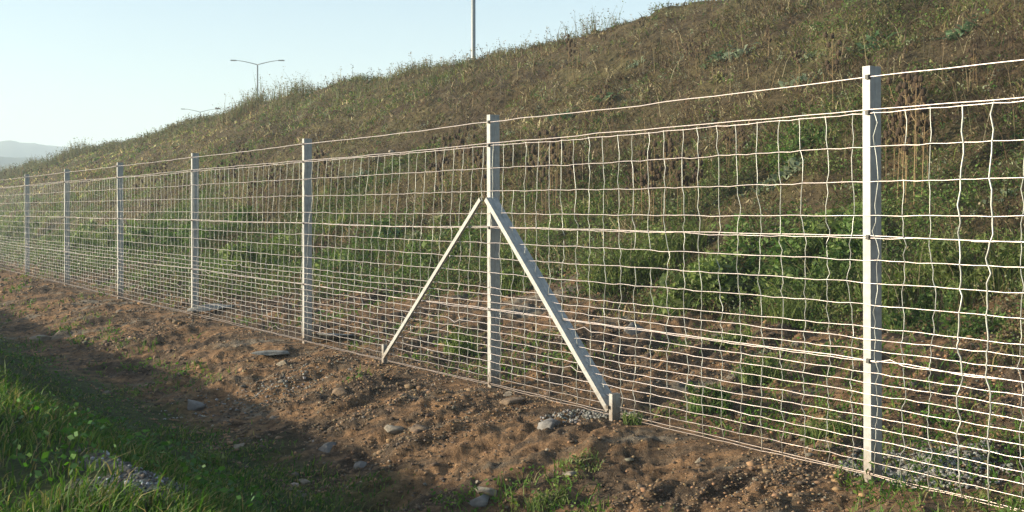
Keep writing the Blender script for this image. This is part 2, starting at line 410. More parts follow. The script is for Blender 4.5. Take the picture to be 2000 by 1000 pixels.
# ------------------------------------------------------------------ street lamps on the road above
def street_lamp(X, Y, label, arm_dir=(1, 0, 0), ztop=13.1):
    zb = h1(X, Y); hgt = ztop - zb
    root = empty('street_lamp', (X, Y, zb), label, 'street lamp', 'double-armed street lamps along the road on the embankment')
    b = MB()
    b.tube([(0, 0, -0.3), (0, 0, 0.05), (0, 0, hgt * 0.47), (0, 0, hgt * 0.475), (0, 0, hgt - 0.05)], [0.095, 0.095, 0.088, 0.066, 0.05], 14)
    b.tube([(0, 0, -0.02), (0, 0, 0.06)], [0.17, 0.16], 14)
    b.build('pole', M_LAMP, root, smooth=True)
    a = Vector(arm_dir).normalized()
    for sg in (-1, 1):
        b = MB(); P = []
        for k in range(9):
            q = k / 8; P.append(a * (sg * 1.65 * q) + z3 * (hgt - 0.05 + 0.34 * (1 - (1 - q) ** 1.35)))
        b.tube(P, [0.035 - 0.002 * k for k in range(9)], 8); arm = b.build('arm', M_LAMP, root, smooth=True)
        e = P[-1]; perp = a.cross(z3); b = MB()
        prof = [(0, 0.025), (0.1, 0.04), (0.4, 0.045), (0.5, 0.02), (0.48, -0.015), (0.1, -0.025), (0, -0.025)]
        b.prism([(sg * p, q) for p, q in prof], e - perp * 0.1, a, z3, perp, 0.2); hd = b.build('lamp_head', M_LAMP, root)
        b = MB(); b.box(e + a * sg * 0.29 - z3 * 0.026, a * 0.15, perp * 0.08, z3 * 0.01); b.build('lens', M_GLASS, hd)
LY = 88.0
street_lamp((503 - 1000) / FPX * 88, 88.0, 'middle street lamp, both its arms and part of its pole clear against the sky', ztop=13.1)
street_lamp((391 - 1000) / FPX * 124, 124.0, 'farthest and smallest street lamp, half sunk behind the weeds on the crest', ztop=12.5)
street_lamp((924.5 - 1000) / FPX * 45, 45.0, 'nearest street lamp, a thick grey pole rising out of the top of the picture', ztop=14.3)

# ------------------------------------------------------------------ planting helpers
def blades(P, h, wd, lean, col, curl=0.5):
    N = len(P); a = RNG.uniform(0, 2 * math.pi, N); sx = np.stack([np.cos(a), np.sin(a), np.zeros(N)], 1) * (wd[:, None] / 2)
    up = np.zeros((N, 3)); up[:, 2] = h
    mid = P + up * 0.55 + lean * 0.35; tip = P + up * (1 - curl * 0.25) + lean
    V = np.stack([P - sx, P + sx, mid - sx * 0.8, mid + sx * 0.8, tip], 1).reshape(-1, 3)
    b = np.arange(N)[:, None] * 5
    F = np.concatenate([b + [0, 1, 3], b + [0, 3, 2], b + [2, 3, 4]], 0)
    return V, F, np.repeat(col, 5, 0)
def leaves(P, size, col, asp=0.5, flat=0.0):
    N = len(P); d = RNG.normal(size=(N, 3)); d[:, 2] *= (1 - flat); d /= np.linalg.norm(d, axis=1)[:, None] + 1e-9
    e = RNG.normal(size=(N, 3)); e -= d * (e * d).sum(1)[:, None]; e /= np.linalg.norm(e, axis=1)[:, None] + 1e-9
    s = size[:, None]
    V = np.stack([P - d * s * 0.5, P + e * s * asp * 0.5, P + d * s * 0.5, P - e * s * asp * 0.5], 1).reshape(-1, 3)
    b = np.arange(N)[:, None] * 4
    F = np.concatenate([b + [0, 1, 2], b + [0, 2, 3]], 0)
    return V, F, np.repeat(col, 4, 0)
def join(parts):
    Vs, Fs, Cs, b = [], [], [], 0
    for V, F, c in parts:
        Vs.append(V); Fs.append(F + b); Cs.append(c); b += len(V)
    return np.concatenate(Vs), np.concatenate(Fs), np.concatenate(Cs)
def scatter(n, r0, r1, a0=-36, a1=36, power=0.0):
    """points over the land, denser near the camera"""
    q = RNG.uniform(0, 1, n)
    r = np.exp(np.log(r0) + q * (np.log(r1) - np.log(r0)))
    a = np.radians(RNG.uniform(a0, a1, n)); return np.sin(a) * r, np.cos(a) * r
def pts(x, y, dz=0.0): return np.stack([x, y, H(x, y) + dz], 1)
def pal(cols, idx, jit=0.18):
    c = np.array(cols)[idx]; return np.clip(c * RNG.uniform(1 - jit, 1 + jit, (len(idx), 1)) * RNG.uniform(0.94, 1.06, (len(idx), 3)), 0, 1)
def tdist(x, y):
    s, t = ST(x, y); return s - S_C, t - T_C

# ------------------------------------------------------------------ grass of the near bank and ditch
def bank_grass():
    x, y = scatter(430000, 3.0, 75, -40, 30); sp, tp = tdist(x, y)
    wob = fbm(x * 0.9, y * 0.9, 83, 3) * 0.9
    dens = sm(-0.6, 0.4, tp) * (1 - sm(3.05, 3.65, tp + wob * 0.6)) * (1 - gravel_field(x, y) * 0.985)
    dens *= np.clip(0.55 + fbm(x * 1.7, y * 1.7, 101, 3) * 1.4, 0.12, 1)
    k = RNG.uniform(0, 1, len(x)) < dens; x, y, sp, tp = x[k], y[k], sp[k], tp[k]
    r = np.hypot(x, y); N = len(x); ontop = np.exp(-((tp - 1.1) / 0.7) ** 2)
    n = fbm(x * 0.8, y * 0.8, 103, 3)
    h = (0.038 + 0.048 * ontop + 0.06 * np.clip(n, -0.3, 0.6)) * RNG.uniform(0.5, 1.5, N)
    tall = RNG.uniform(0, 1, N) < 0.035 * ontop; h[tall] *= 2.1
    h = np.clip(h, 0.03, 0.5)
    wd = 0.003 + 0.0008 * r + RNG.uniform(0, 0.002, N)
    lean = RNG.normal(0, 0.45, (N, 3)) * h[:, None]; lean[:, 0] += 0.25 * h; lean[:, 2] = -np.abs(lean[:, 2]) * 0.3
    idx = RNG.choice(5, N, p=[0.34, 0.26, 0.20, 0.12, 0.08])
    col = pal([(0.038, 0.09, 0.017), (0.07, 0.14, 0.024), (0.13, 0.19, 0.04), (0.15, 0.145, 0.05), (0.27, 0.23, 0.10)], idx)
    return blades(pts(x, y, -0.01), h, wd, lean, col)
V, F, c = bank_grass()
# broad leaves of clover and dandelion among the bank grass
x, y = scatter(15000, 4.5, 40, -40, 10); sp, tp = tdist(x, y)
k = (tp > 0.7) & (tp < 3.1) & (fbm(x * 1.1, y * 1.1, 107, 3) > 0.02) & (gravel_field(x, y) < 0.4)
x, y = x[k], y[k]; N = len(x)
lv = leaves(pts(x, y) + np.stack([np.zeros(N), np.zeros(N), RNG.uniform(0.01, 0.16, N)], 1), RNG.uniform(0.018, 0.055, N),
            pal([(0.05, 0.13, 0.02), (0.08, 0.18, 0.03), (0.07, 0.14, 0.05)], RNG.integers(0, 3, N)), 0.6, 0.5)
V, F, c = join([(V, F, c), lv])
tag(mesh_np('grass', V, F, MV, c), 'green grass and clover over the near bank and shaded ditch', 'grass', kind='stuff')

# ------------------------------------------------------------------ cover of the slope
def slope_grass():
    parts = []
    x, y = scatter(620000, 8.5, 125, -34, 34); sp, tp = tdist(x, y)
    e = tp + fbm(x * 0.7, y * 0.7, 81, 3) * 1.6 + 2.9 * sm(11, 19, sp) * (tp > 5.6)
    bare = fbm(x * 0.6 + 31, y * 0.6, 111, 4)
    dens = sm(8.0, 9.6, e) * (1 - sm(24, 30, tp)) * np.clip(0.6 + bare * 1.6 + fbm(x * 2.6, y * 2.6, 117, 3) * 1.0, 0.28, 1)
    k = RNG.uniform(0, 1, len(x)) < dens; x, y, sp, tp = x[k], y[k], sp[k], tp[k]
    r = np.hypot(x, y); N = len(x)
    g = green_field(x, y); n = fbm(x * 0.25, y * 0.25, 113, 3)
    v = RNG.uniform(0, 1, N)
    left = sm(22, 60, sp)                            # farther along the slope is greener and more yellow
    isg = v < (g * 0.85 + 0.12 + left * 0.22); u_ = np.clip(RNG.uniform(0, 1, N) + fbm(x * 1.4, y * 1.4, 129, 3) * 0.6, 0, 0.999)
    idx = np.where(isg, np.where(u_ < 0.5, 0, np.where(u_ < 0.8, 1, 2)), np.where(u_ < 0.34, 3, np.where(u_ < 0.60, 4, np.where(u_ < 0.80 - left * 0.1, 5, np.where(u_ < 0.93, 6, 7)))))
    col = pal([(0.06, 0.10, 0.027), (0.105, 0.14, 0.036), (0.16, 0.175, 0.06), (0.08, 0.058, 0.038), (0.12, 0.092, 0.058),
               (0.165, 0.14, 0.06), (0.22, 0.175, 0.10), (0.36, 0.31, 0.19)], idx, 0.3) * ((1.08 + left * 0.95) * np.clip(1 + fbm(x * 0.9, y * 0.9, 127, 3) * 0.9, 0.55, 1.5))[:, None] * (1 + left[:, None] * np.array([0.06, 0.04, -0.1]))
    h = (0.09 + 0.12 * np.clip(n + 0.2, 0, 0.6) + 0.14 * np.clip(fbm(x * 1.7, y * 1.7, 119, 3) + 0.1, 0, 0.6) + 0.05 * g) * RNG.uniform(0.45, 1.7, N)
    wd = 0.0045 + 0.00062 * r + RNG.uniform(0, 0.002, N)
    lean = RNG.normal(0, 0.95, (N, 3)) * h[:, None]; lean[:, 2] = -np.abs(lean[:, 2]) * 0.6
    parts.append(blades(pts(x, y, -0.015), h, wd, lean, col))
    return join(parts)
V, F, c = slope_grass()
tag(mesh_np('dry_grass', V, F, MD, c), 'brown and olive dry grass covering the embankment', 'dry grass', kind='stuff')

def clump_leaves(cx, cy, nper, rad, hh, size, cols, asp=0.5, flat=0.2, lobes=True):
    n = len(cx); k = np.repeat(np.arange(n), nper); N = len(k)
    d = RNG.normal(size=(N, 3)); d /= np.linalg.norm(d, axis=1)[:, None]; q = RNG.uniform(0.25, 1, N) ** 0.6
    x = cx[k] + d[:, 0] * q * rad[k]; y = cy[k] + d[:, 1] * q * rad[k]
    z = H(x, y) + (0.5 + 0.5 * d[:, 2] * q) * hh[k]
    return leaves(np.stack([x, y, z], 1), size[k] * RNG.uniform(0.6, 1.4, N), cols[k] * RNG.uniform(0.75, 1.25, (N, 1)), asp, flat)
def slope_weeds():
    parts = []
    x, y = scatter(48000, 9, 110, -34, 34); sp, tp = tdist(x, y)
    g = green_field(x, y)
    k = (tp > 8.2 - 2.2 * sm(11, 19, sp)) & (tp < 21) & (RNG.uniform(0, 1, len(x)) < (0.16 + g * 0.75)); x, y, tp, g = x[k], y[k], tp[k], g[k]; n = len(x)
    r = np.hypot(x, y)
    idx = np.where(RNG.uniform(0, 1, n) < 0.25 + g * 0.6, RNG.integers(0, 3, n), RNG.choice([3, 4, 5], n, p=[0.5, 0.3, 0.2]))
    col = pal([(0.06, 0.115, 0.028), (0.10, 0.16, 0.038), (0.15, 0.19, 0.07), (0.10, 0.065, 0.035), (0.15, 0.13, 0.06), (0.22, 0.24, 0.15)], idx)
    rad = RNG.uniform(0.06, 0.22, n) * (0.8 + 0.5 * g); hh = RNG.uniform(0.06, 0.26, n) * (0.8 + 0.6 * g)
    parts.append(clump_leaves(x, y, 16, rad, hh, 0.022 + 0.0011 * r, col))
    # stems standing above the cover
    x, y = scatter(12000, 9, 115, -34, 34); sp, tp = tdist(x, y)
    k = (tp > 8.6) & (tp < 20.3) & (RNG.uniform(0, 1, len(x)) < np.clip(0.45 + fbm(x * 0.5, y * 0.5, 121, 3) * 1.6, 0, 1)); x, y, tp = x[k], y[k], tp[k]; n = len(x); r = np.hypot(x, y)
    h = RNG.uniform(0.2, 0.7, n) ; lean = RNG.normal(0, 0.14, (n, 3)); lean[:, 2] = 0
    col = pal([(0.13, 0.09, 0.05), (0.24, 0.19, 0.11), (0.07, 0.045, 0.03), (0.34, 0.30, 0.19)], RNG.choice(4, n, p=[0.35, 0.3, 0.2, 0.15]))
    P = pts(x, y); parts.append(blades(P, h, 0.0035 + 0.0003 * r, lean, col, 0.0))
    k = np.repeat(np.arange(n), 7); N = len(k)
    tops = P[k] + lean[k] * 0.9; tops[:, 2] += h[k] * RNG.uniform(0.6, 1.0, N); tops[:, :2] += RNG.normal(0, 0.035, (N, 2))
    parts.append(leaves(tops, (0.016 + 0.0009 * r)[k] * RNG.uniform(0.6, 1.4, N), col[k] * 0.8, 0.6))
    # weeds along the skyline
    n0 = 5200; sp = S_C + 8 + RNG.uniform(0, 1, n0) ** 1.25 * 125 ; t = T_C + 19.0 + RNG.normal(0, 0.9, n0)
    x, y = W2(sp, t); spc = sp - S_C
    d = np.interp(spc, [0, 22, 30, 40, 48, 60, 130], [0.22, 0.22, 0.35, 0.8, 1.0, 1.0, 0.9]) * np.clip(0.6 + fbm(spc * 0.35, t * 0.4, 123, 3) * 2.0, 0.06, 1)
    k = RNG.uniform(0, 1, n0) < d; x, y, spc = x[k], y[k], spc[k]; n = len(x); r = np.hypot(x, y)
    big = np.clip(0.55 + fbm(spc * 0.28, spc * 0.0, 125, 3) * 1.3, 0.3, 1.3) * np.interp(spc, [20, 45, 60, 120], [0.75, 0.9, 1.0, 1.0])
    nb = 9; k = np.repeat(np.arange(n), nb); N = len(k)
    P = pts(x, y)[k] + np.concatenate([RNG.normal(0, 0.12, (N, 2)), np.zeros((N, 1))], 1)
    h = (RNG.uniform(0.25, 1.0, N) + 0.45 * (RNG.uniform(0, 1, N) < 0.15)) * big[k]; lean = RNG.normal(0, 0.22, (N, 3)) * h[:, None]; lean[:, 2] = 0
    cc = pal([(0.11, 0.14, 0.05), (0.16, 0.165, 0.08), (0.15, 0.11, 0.065), (0.24, 0.22, 0.12)], RNG.integers(0, 4, N))
    parts.append(blades(P, h, 0.005 + 0.0003 * r[k], lean, cc, 0.0))
    k2 = np.repeat(np.arange(N), 5); q = RNG.uniform(0.35, 1.0, len(k2))
    tops = P[k2] + lean[k2] * (q ** 2)[:, None]; tops[:, 2] += h[k2] * q; tops[:, :2] += RNG.normal(0, 0.04, (len(k2), 2)); tops[:, 2] += RNG.normal(0, 0.03, len(k2))
    parts.append(leaves(tops, (0.022 + 0.0009 * r[k])[k2] * RNG.uniform(0.5, 1.4, len(k2)), cc[k2] * 0.85, 0.45))
    return join(parts)
V, F, c = slope_weeds()
tag(mesh_np('weeds', V, F, MD, c), 'mixed low weeds and thin dead stems over the embankment and along its crest', 'weeds', kind='stuff')

# sparse green sprouts on the bare soil
def soil_sprouts():
    x, y = scatter(60000, 5, 60, -34, 34); sp, tp = tdist(x, y)
    f = fbm(x * 0.75 + 7, y * 0.75, 131, 4)
    beh = (tp > 5.5)
    ok = (tp > 3.3) & (tp < 9.0) & (f > np.where(beh, 0.08 - 0.22 * sm(9, 22, sp), 0.32 - 0.12 * sm(12, 22, sp) - 0.46 * sm(10, 13, sp) * np.exp(-((tp - 4.05) / 0.3) ** 2))) & (RNG.uniform(0, 1, len(x)) < 0.75)
    x, y = x[ok], y[ok]; n = len(x); r = np.hypot(x, y)
    h = RNG.uniform(0.03, 0.13, n); lean = RNG.normal(0, 0.6, (n, 3)) * h[:, None]; lean[:, 2] = 0
    col = pal([(0.06, 0.13, 0.02), (0.10, 0.17, 0.03), (0.15, 0.19, 0.05), (0.22, 0.18, 0.09)], RNG.choice(4, n, p=[0.4, 0.3, 0.2, 0.1]))
    a = blades(pts(x, y, -0.005), h, 0.005 + 0.0006 * r, lean, col)
    k = RNG.uniform(0, 1, n) < 0.22; m = k.sum()
    b = clump_leaves(x[k], y[k], 10, RNG.uniform(0.04, 0.12, m), RNG.uniform(0.03, 0.14, m), 0.02 + 0.001 * r[k], col[k], 0.6, 0.4)
    return join([a, b])
V, F, c = soil_sprouts()
tag(mesh_np('ground_cover', V, F, MV, c), 'thin green sprouts scattered on the bare brown soil', 'ground cover', kind='stuff')

# ------------------------------------------------------------------ stones
ICO_V = None
def ico(sub=2):
    import bmesh
    bm = bmesh.new(); bmesh.ops.create_icosphere(bm, subdivisions=sub, radius=1)
    V = np.array([v.co[:] for v in bm.verts]); F = np.array([[v.index for v in f.verts] for f in bm.faces]); bm.free(); return V, F
I1 = ico(1); I3 = ico(3)
def rough_stones(P, size, cols, flat=0.6):
    V0, F0 = I1; n = len(P); nvv = len(V0)
    a = RNG.uniform(0, 6.28, n); ca, sa = np.cos(a), np.sin(a)
    sc = RNG.uniform(0.6, 1.25, (n, 1, 3)) * size[:, None, None]; sc[:, :, 2] *= flat
    V = V0[None] * (1 + RNG.uniform(-0.28, 0.28, (n, nvv, 1))) * sc
    X = V[..., 0] * ca[:, None] - V[..., 1] * sa[:, None]; Y = V[..., 0] * sa[:, None] + V[..., 1] * ca[:, None]
    V = np.stack([X, Y, V[..., 2]], -1) + P[:, None, :]
    F = (F0[None] + (np.arange(n) * nvv)[:, None, None]).reshape(-1, 3)
    return V.reshape(-1, 3), F, np.repeat(cols, nvv, 0)
def stone_vmat():
    m, n, l, p = newmat('loose_stones'); a = n.new('ShaderNodeAttribute'); a.attribute_name = 'col'
    g = n.new('ShaderNodeNewGeometry'); t = noise(n, l, g.outputs['Position'], 40, 5, 0.7)
    r = ramp(n, l, t.outputs[0], [(0.3, (0.5, 0.5, 0.5)), (0.7, (1.2, 1.2, 1.2))])
    mu = n.new('ShaderNodeMix'); mu.data_type = 'RGBA'; mu.blend_type = 'MULTIPLY'; mu.inputs[0].default_value = 1
    l.new(a.outputs['Color'], mu.inputs[6]); l.new(r.outputs[0], mu.inputs[7]); l.new(mu.outputs[2], p.inputs['Base Color'])
    p.inputs['Roughness'].default_value = 0.92; return m
M_ST = stone_vmat()
x, y = scatter(300000, 4.5, 60, -36, 36); sp, tp = tdist(x, y)
k = (tp > 3.1) & (tp < 9.3) & (RNG.uniform(0, 1, len(x)) < np.clip(0.35 + fbm((x + y) * 0.6, (x - y) * 1.9, 141, 3) * 1.3, 0.10, 1)); x, y = x[k], y[k]; n = len(x); r = np.hypot(x, y)
size = (0.004 + 0.0007 * r) * RNG.uniform(0.4, 1.7, n); big = RNG.uniform(0, 1, n) < 0.03; size[big] *= 2.3
col = pal([(0.10, 0.07, 0.045), (0.19, 0.125, 0.07), (0.30, 0.18, 0.09), (0.15, 0.13, 0.10), (0.30, 0.26, 0.20)], RNG.choice(5, n, p=[0.38, 0.36, 0.17, 0.08, 0.01]))
V, F, c = rough_stones(pts(x, y, 0.002), size, col)
tag(mesh_np('soil', V, F, M_ST, c), 'crumbled clods and small stones lying on the brown soil', 'soil', kind='stuff')
# gravel: the shoulder by the near bank, and small heaps at the fence feet
x, y = scatter(26000, 3.6, 9, -38, 2); k = RNG.uniform(0, 1, len(x)) < gravel_field(x, y) ** 1.5; x, y = x[k], y[k]; n = len(x)
col = pal([(0.16, 0.165, 0.17), (0.38, 0.39, 0.40), (0.08, 0.07, 0.06)], RNG.choice(3, n, p=[0.42, 0.2, 0.38]))
g1 = rough_stones(pts(x, y, 0.004), RNG.uniform(0.005, 0.012, n) * np.where(RNG.uniform(0, 1, n) < 0.12, 2.0, 1.0), col, 0.65)
hx, hy = [], []
for px, py, n_, rr_ in ((1790, 905, 1400, 0.36), (1850, 925, 500, 0.28), (1190, 812, 260, 0.16), (1120, 815, 200, 0.2), (440, 790, 160, 0.5), (600, 735, 90, 0.4), (540, 765, 90, 0.4), (1760, 935, 250, 0.15)):
    X_, Y_, _ = hit(px, py); a = RNG.uniform(0, 6.28, n_); q = RNG.uniform(0, 1, n_) ** 0.7 * rr_
    hx.append(X_ + np.cos(a) * q * 1.3); hy.append(Y_ + np.sin(a) * q)
hx = np.concatenate(hx); hy = np.concatenate(hy); n = len(hx)
g2 = rough_stones(pts(hx, hy, 0.006), RNG.uniform(0.006, 0.017, n), pal([(0.20, 0.195, 0.175), (0.28, 0.275, 0.25), (0.13, 0.12, 0.10)], RNG.integers(0, 3, n)), 0.7)
V, F, c = join([g1, g2])
tag(mesh_np('gravel', V, F, M_ST, c), 'grey crushed gravel of the shoulder and round the fence feet', 'gravel', kind='stuff')

def rock(px, py, wpx, label, mat, flat=0.55, cat='rock', name='rock', long=1.0, rz=None, sink=0.42):
    X_, Y_, Z_ = hit(px, py); R_ = wpx / 2 / FPX * Y_; q = np.random.default_rng(int(px * 7 + py))
    V0, F0 = I3; V = V0.copy()
    nrm = q.normal(size=(13, 3)); nrm /= np.linalg.norm(nrm, axis=1)[:, None]
    for w_ in nrm:                                      # cut flat facets
        dd = V @ w_; lim = q.uniform(0.38, 0.72); V -= np.outer(np.maximum(dd - lim, 0), w_)
    V *= 1 + (fbm(V[:, 0] * 2.2 + 5, V[:, 1] * 2.2 + V[:, 2] * 1.7, int(q.integers(500)), 3) * 0.16)[:, None]
    V *= np.array([long * 1.2, 0.95, flat * 1.25]) * R_
    o = mesh_np(name, V, F0, mat, smooth=False); o.location = (X_, Y_, Z_ + R_ * flat * (0.75 - sink * 1.5))
    o.rotation_euler = (q.uniform(-0.15, 0.15), q.uniform(-0.15, 0.15), q.uniform(-0.5, 0.5) if rz is None else rz)
    tag(o, label, cat, 'stones lying on the soil' if name == 'rock' else None)
for a in [
    (771, 842, 40, 'pale grey stone lying left of a dark brown stone in front of the braced post', M_ROCKP, 0.55),
    (815, 842, 56, 'dark brown stone touching the pale grey one in front of the braced post', M_ROCKB, 0.6),
    (1070, 832, 68, 'flat grey stone half buried in the soil left of the right brace foot', M_ROCKG, 0.42),
    (1003, 788, 56, 'dark stone under the bottom wire just right of the braced post', M_ROCKB, 0.45),
    (992, 772, 30, 'small tan stone at the bottom wire above a dark stone', M_ROCKP, 0.5),
    (1118, 928, 40, 'pale oval stone among green blades near the bottom of the picture', M_ROCKP, 0.5),
    (947, 962, 46, 'pale long stone above the grey one at the bottom edge of the shade', M_ROCKP, 0.45),
    (938, 984, 52, 'grey stone at the bottom edge, below a pale long one', M_ROCKG, 0.6),
    (932, 944, 15, 'little white stone above two bigger stones at the shade edge', M_ROCKP, 0.8),
    (641, 878, 46, 'low grey stone in the shade of the ditch, largest there', M_ROCKG, 0.4),
    (706, 910, 40, 'dull stone lying in the shade right of the largest ditch stone', M_ROCKG, 0.4),
    (596, 944, 30, 'pale stone lying in the dark grass at the ditch bottom', M_ROCKP, 0.55),
    (84, 664, 42, 'pale stone in the shade at the far left of the ditch', M_ROCKP, 0.5),
    (380, 795, 44, 'grey stone in the rubble at the shade edge of the ditch', M_ROCKG, 0.6),
    (467, 874, 28, 'whitish stone alone in the shaded ditch bed', M_ROCKP, 0.5),
    (555, 712, 30, 'tan stone in front of the flat grey slab', M_ROCKP, 0.5),
    (664, 770, 40, 'long orange stone embedded in the soil left of the left brace', M_ROCKB, 0.4),
    (1243, 648, 46, 'grey stone behind the netting right of the right brace', M_ROCKG, 0.6),
    (1365, 903, 20, 'small pale stone in the open soil between the right brace and near post', M_ROCKP, 0.7),
    (1446, 812, 14, 'little pale pebble behind the netting of the near bay', M_ROCKP, 0.8),
    (1556, 675, 22, 'tan stone behind the netting left of the near post', M_ROCKP, 0.6),
    (765, 297, 18, 'pale stone high on the slope above the top wire', M_ROCKP, 0.7),
]: rock(*a)
rock(525, 690, 66, 'flat grey concrete slab left of the foot of the second plain post', M_CONC, 0.16, 'slab', 'concrete_slab', 1.1, 0.35)
def spill(px, py, wpx, label, rz): rock(px, py, wpx, label, M_CONC, 0.14, 'concrete', 'concrete_spill', 1.2, rz, 0.1)
spill(428, 604, 96, 'low tongue of spilled grey concrete behind the netting right of the third plain post', 0.7)
spill(650, 662, 100, 'low tongue of spilled grey concrete behind the netting between second post and left brace', 0.6)

# ------------------------------------------------------------------ individual plants
def bush(px, py, wpx, hpx, label, cols, leaf=0.045, name='green_bush', cat='bush', n=1500, flat=0.2, mat=None, grp='leafy bushes at the foot of the slope', blade=0):
    X_, Y_, Z_ = hit(px, py); R_ = wpx / 2 / FPX * Y_; Hh = hpx / FPX * Y_
    root = empty(name, (X_, Y_, Z_), label, cat, grp)
    q = np.random.default_rng(int(px * 3 + py)); nl = q.integers(9, 15)
    lc = np.stack([q.uniform(-0.95, 0.95, nl) * R_, q.uniform(-0.6, 0.6, nl) * R_, q.uniform(0.08, 0.7, nl) * Hh], 1); lr = q.uniform(0.16, 0.42, nl) * min(R_, Hh * 1.2)
    k = q.integers(0, nl, n); d = q.normal(size=(n, 3)); d /= np.linalg.norm(d, axis=1)[:, None]
    P = lc[k] + d * (lr[k] * q.uniform(0.35, 1.05, n) ** 0.7)[:, None]
    gz = H(P[:, 0] + X_, P[:, 1] + Y_) - Z_; P[:, 2] = np.maximum(P[:, 2], 0) + gz * 1.0
    col = np.array(cols)[q.integers(0, len(cols), n)] * q.uniform(0.7, 1.3, (n, 1)) * (q.uniform(0.8, 1.2, nl)[k])[:, None]
    parts = [leaves(P, leaf * np.exp(q.normal(0, 0.45, n)), np.clip(col, 0, 1), 0.5, flat)]
    if blade:
        Pb = np.stack([q.uniform(-1, 1, blade) * R_, q.uniform(-0.7, 0.7, blade) * R_, np.zeros(blade)], 1); Pb[:, 2] = H(Pb[:, 0] + X_, Pb[:, 1] + Y_) - Z_
        hb = Hh * q.uniform(0.25, 0.8, blade); lb = q.normal(0, 0.45, (blade, 3)) * hb[:, None]; lb[:, 2] = 0
        parts.append(blades(Pb, hb, np.full(blade, 0.007 + 0.0004 * Y_), lb, np.array(cols)[q.integers(0, len(cols), blade)] * 1.1))
    V, F, c = join(parts); mesh_np('foliage', V, F, mat or MV, c, parent=root)
    b = MB()
    for i in range(nl):
        e = lc[i]; b.tube([(0, 0, -0.05), (e[0] * 0.4, e[1] * 0.4, e[2] * 0.5), tuple(e)], [0.008, 0.006, 0.003], 5)
    b.build('stem', M_STEM, root)
M_STEM = rock_mat('plant_stem', (0.10, 0.10, 0.04), (0.20, 0.18, 0.08), 30)
GR = [(0.05, 0.10, 0.022), (0.085, 0.145, 0.035), (0.14, 0.19, 0.06)]
FE = [(0.08, 0.12, 0.03), (0.12, 0.165, 0.045), (0.16, 0.19, 0.06)]
YG = [(0.09, 0.14, 0.035), (0.14, 0.19, 0.05), (0.19, 0.235, 0.085)]
for a in [
    (1370, 595, 190, 100, 'bright green leafy bush spreading widest over the toe of the slope', YG, 0.05, 2600, 60),
    (1450, 540, 260, 120, 'dense clover-like bush in the middle of the near bay', GR, 0.045, 3200, 0),
    (1600, 560, 220, 130, 'dark green bush just left of the near post', GR, 0.045, 2800, 200),
    (1230, 545, 170, 110, 'feathery olive bush behind the right brace', FE, 0.03, 2400, 500),
    (1300, 510, 150, 90, 'feathery fine-leaved bush above the bright green one', FE, 0.03, 2000, 400),
    (1590, 610, 190, 90, 'soft olive bush at ground level left of the near post', FE, 0.03, 2200, 500),
    (1790, 570, 190, 120, 'shaded dark green bush behind the netting right of the near post', FE, 0.035, 2600, 400),
    (1930, 560, 170, 110, 'feathery bush at the right edge of the picture', FE, 0.03, 2200, 400),
    (1790, 640, 130, 60, 'low green weed patch below the dark bush right of the near post', GR, 0.035, 1400, 200),
    (1900, 660, 120, 60, 'low green weed patch at the right edge', GR, 0.035, 1200, 200),
    (1640, 470, 150, 90, 'light green bush high on the toe beside the near post', YG, 0.045, 1800, 100),
    (1560, 300, 110, 60, 'leafy patch behind the thick upper wire left of the near post', GR, 0.04, 1200, 50),
    (1000, 570, 70, 70, 'upright green herb between the braced post and the right brace', YG, 0.04, 900, 160),
    (900, 690, 60, 80, 'thin upright weed between the left brace and braced post', YG, 0.035, 500, 160),
    (860, 520, 150, 80, 'bush behind the left brace', GR, 0.045, 1500, 100),
    (720, 500, 170, 70, 'green bush between the second plain post and the left brace', GR, 0.045, 1600, 100),
    (650, 540, 90, 60, 'yellow-green bush beside the second plain post', YG, 0.05, 1000, 80),
    (500, 530, 150, 80, 'bush in the bay left of the second plain post', YG, 0.06, 1500, 100),
    (430, 480, 130, 70, 'dark bush just right of the third plain post', GR, 0.07, 1300, 60),
    (300, 490, 120, 70, 'green bush between the third and fourth plain posts', GR, 0.08, 1300, 60),
    (170, 490, 110, 70, 'far green bush between two small posts', YG, 0.09, 1200, 60),
    (20, 470, 90, 60, 'farthest green bush at the left edge', YG, 0.1, 1000, 40),
    (1490, 745, 80, 70, 'yellow-green herb on the soil in the middle of the near bay', YG, 0.03, 500, 200),
    (1385, 800, 80, 60, 'leafy low weed near the bottom wire of the near bay', GR, 0.03, 500, 160),
    (1440, 670, 60, 45, 'small weed below the bright green bush', YG, 0.035, 260, 120),
    (1610, 850, 90, 40, 'thin grassy weed by the bottom wire left of the near post', FE, 0.025, 200, 300),
    (1235, 830, 34, 40, 'tuft of bright green grass at the foot of the right brace', YG, 0.02, 40, 90),
    (1070, 985, 80, 34, 'grass tuft at the bottom edge right of the stones', YG, 0.02, 60, 200),
    (1130, 905, 90, 16, 'thin grass tuft on the soil beside the pale oval stone', YG, 0.02, 40, 160),
    (415, 905, 60, 40, 'light broad-leaved weed in the dark ditch grass', YG, 0.035, 90, 60),
    (545, 660, 0, 0, '', GR, 0, 0, 0),
]:
    if a[2]: bush(a[0], a[1], a[2], a[3], a[4], a[5], a[6], n=a[7], blade=a[8])

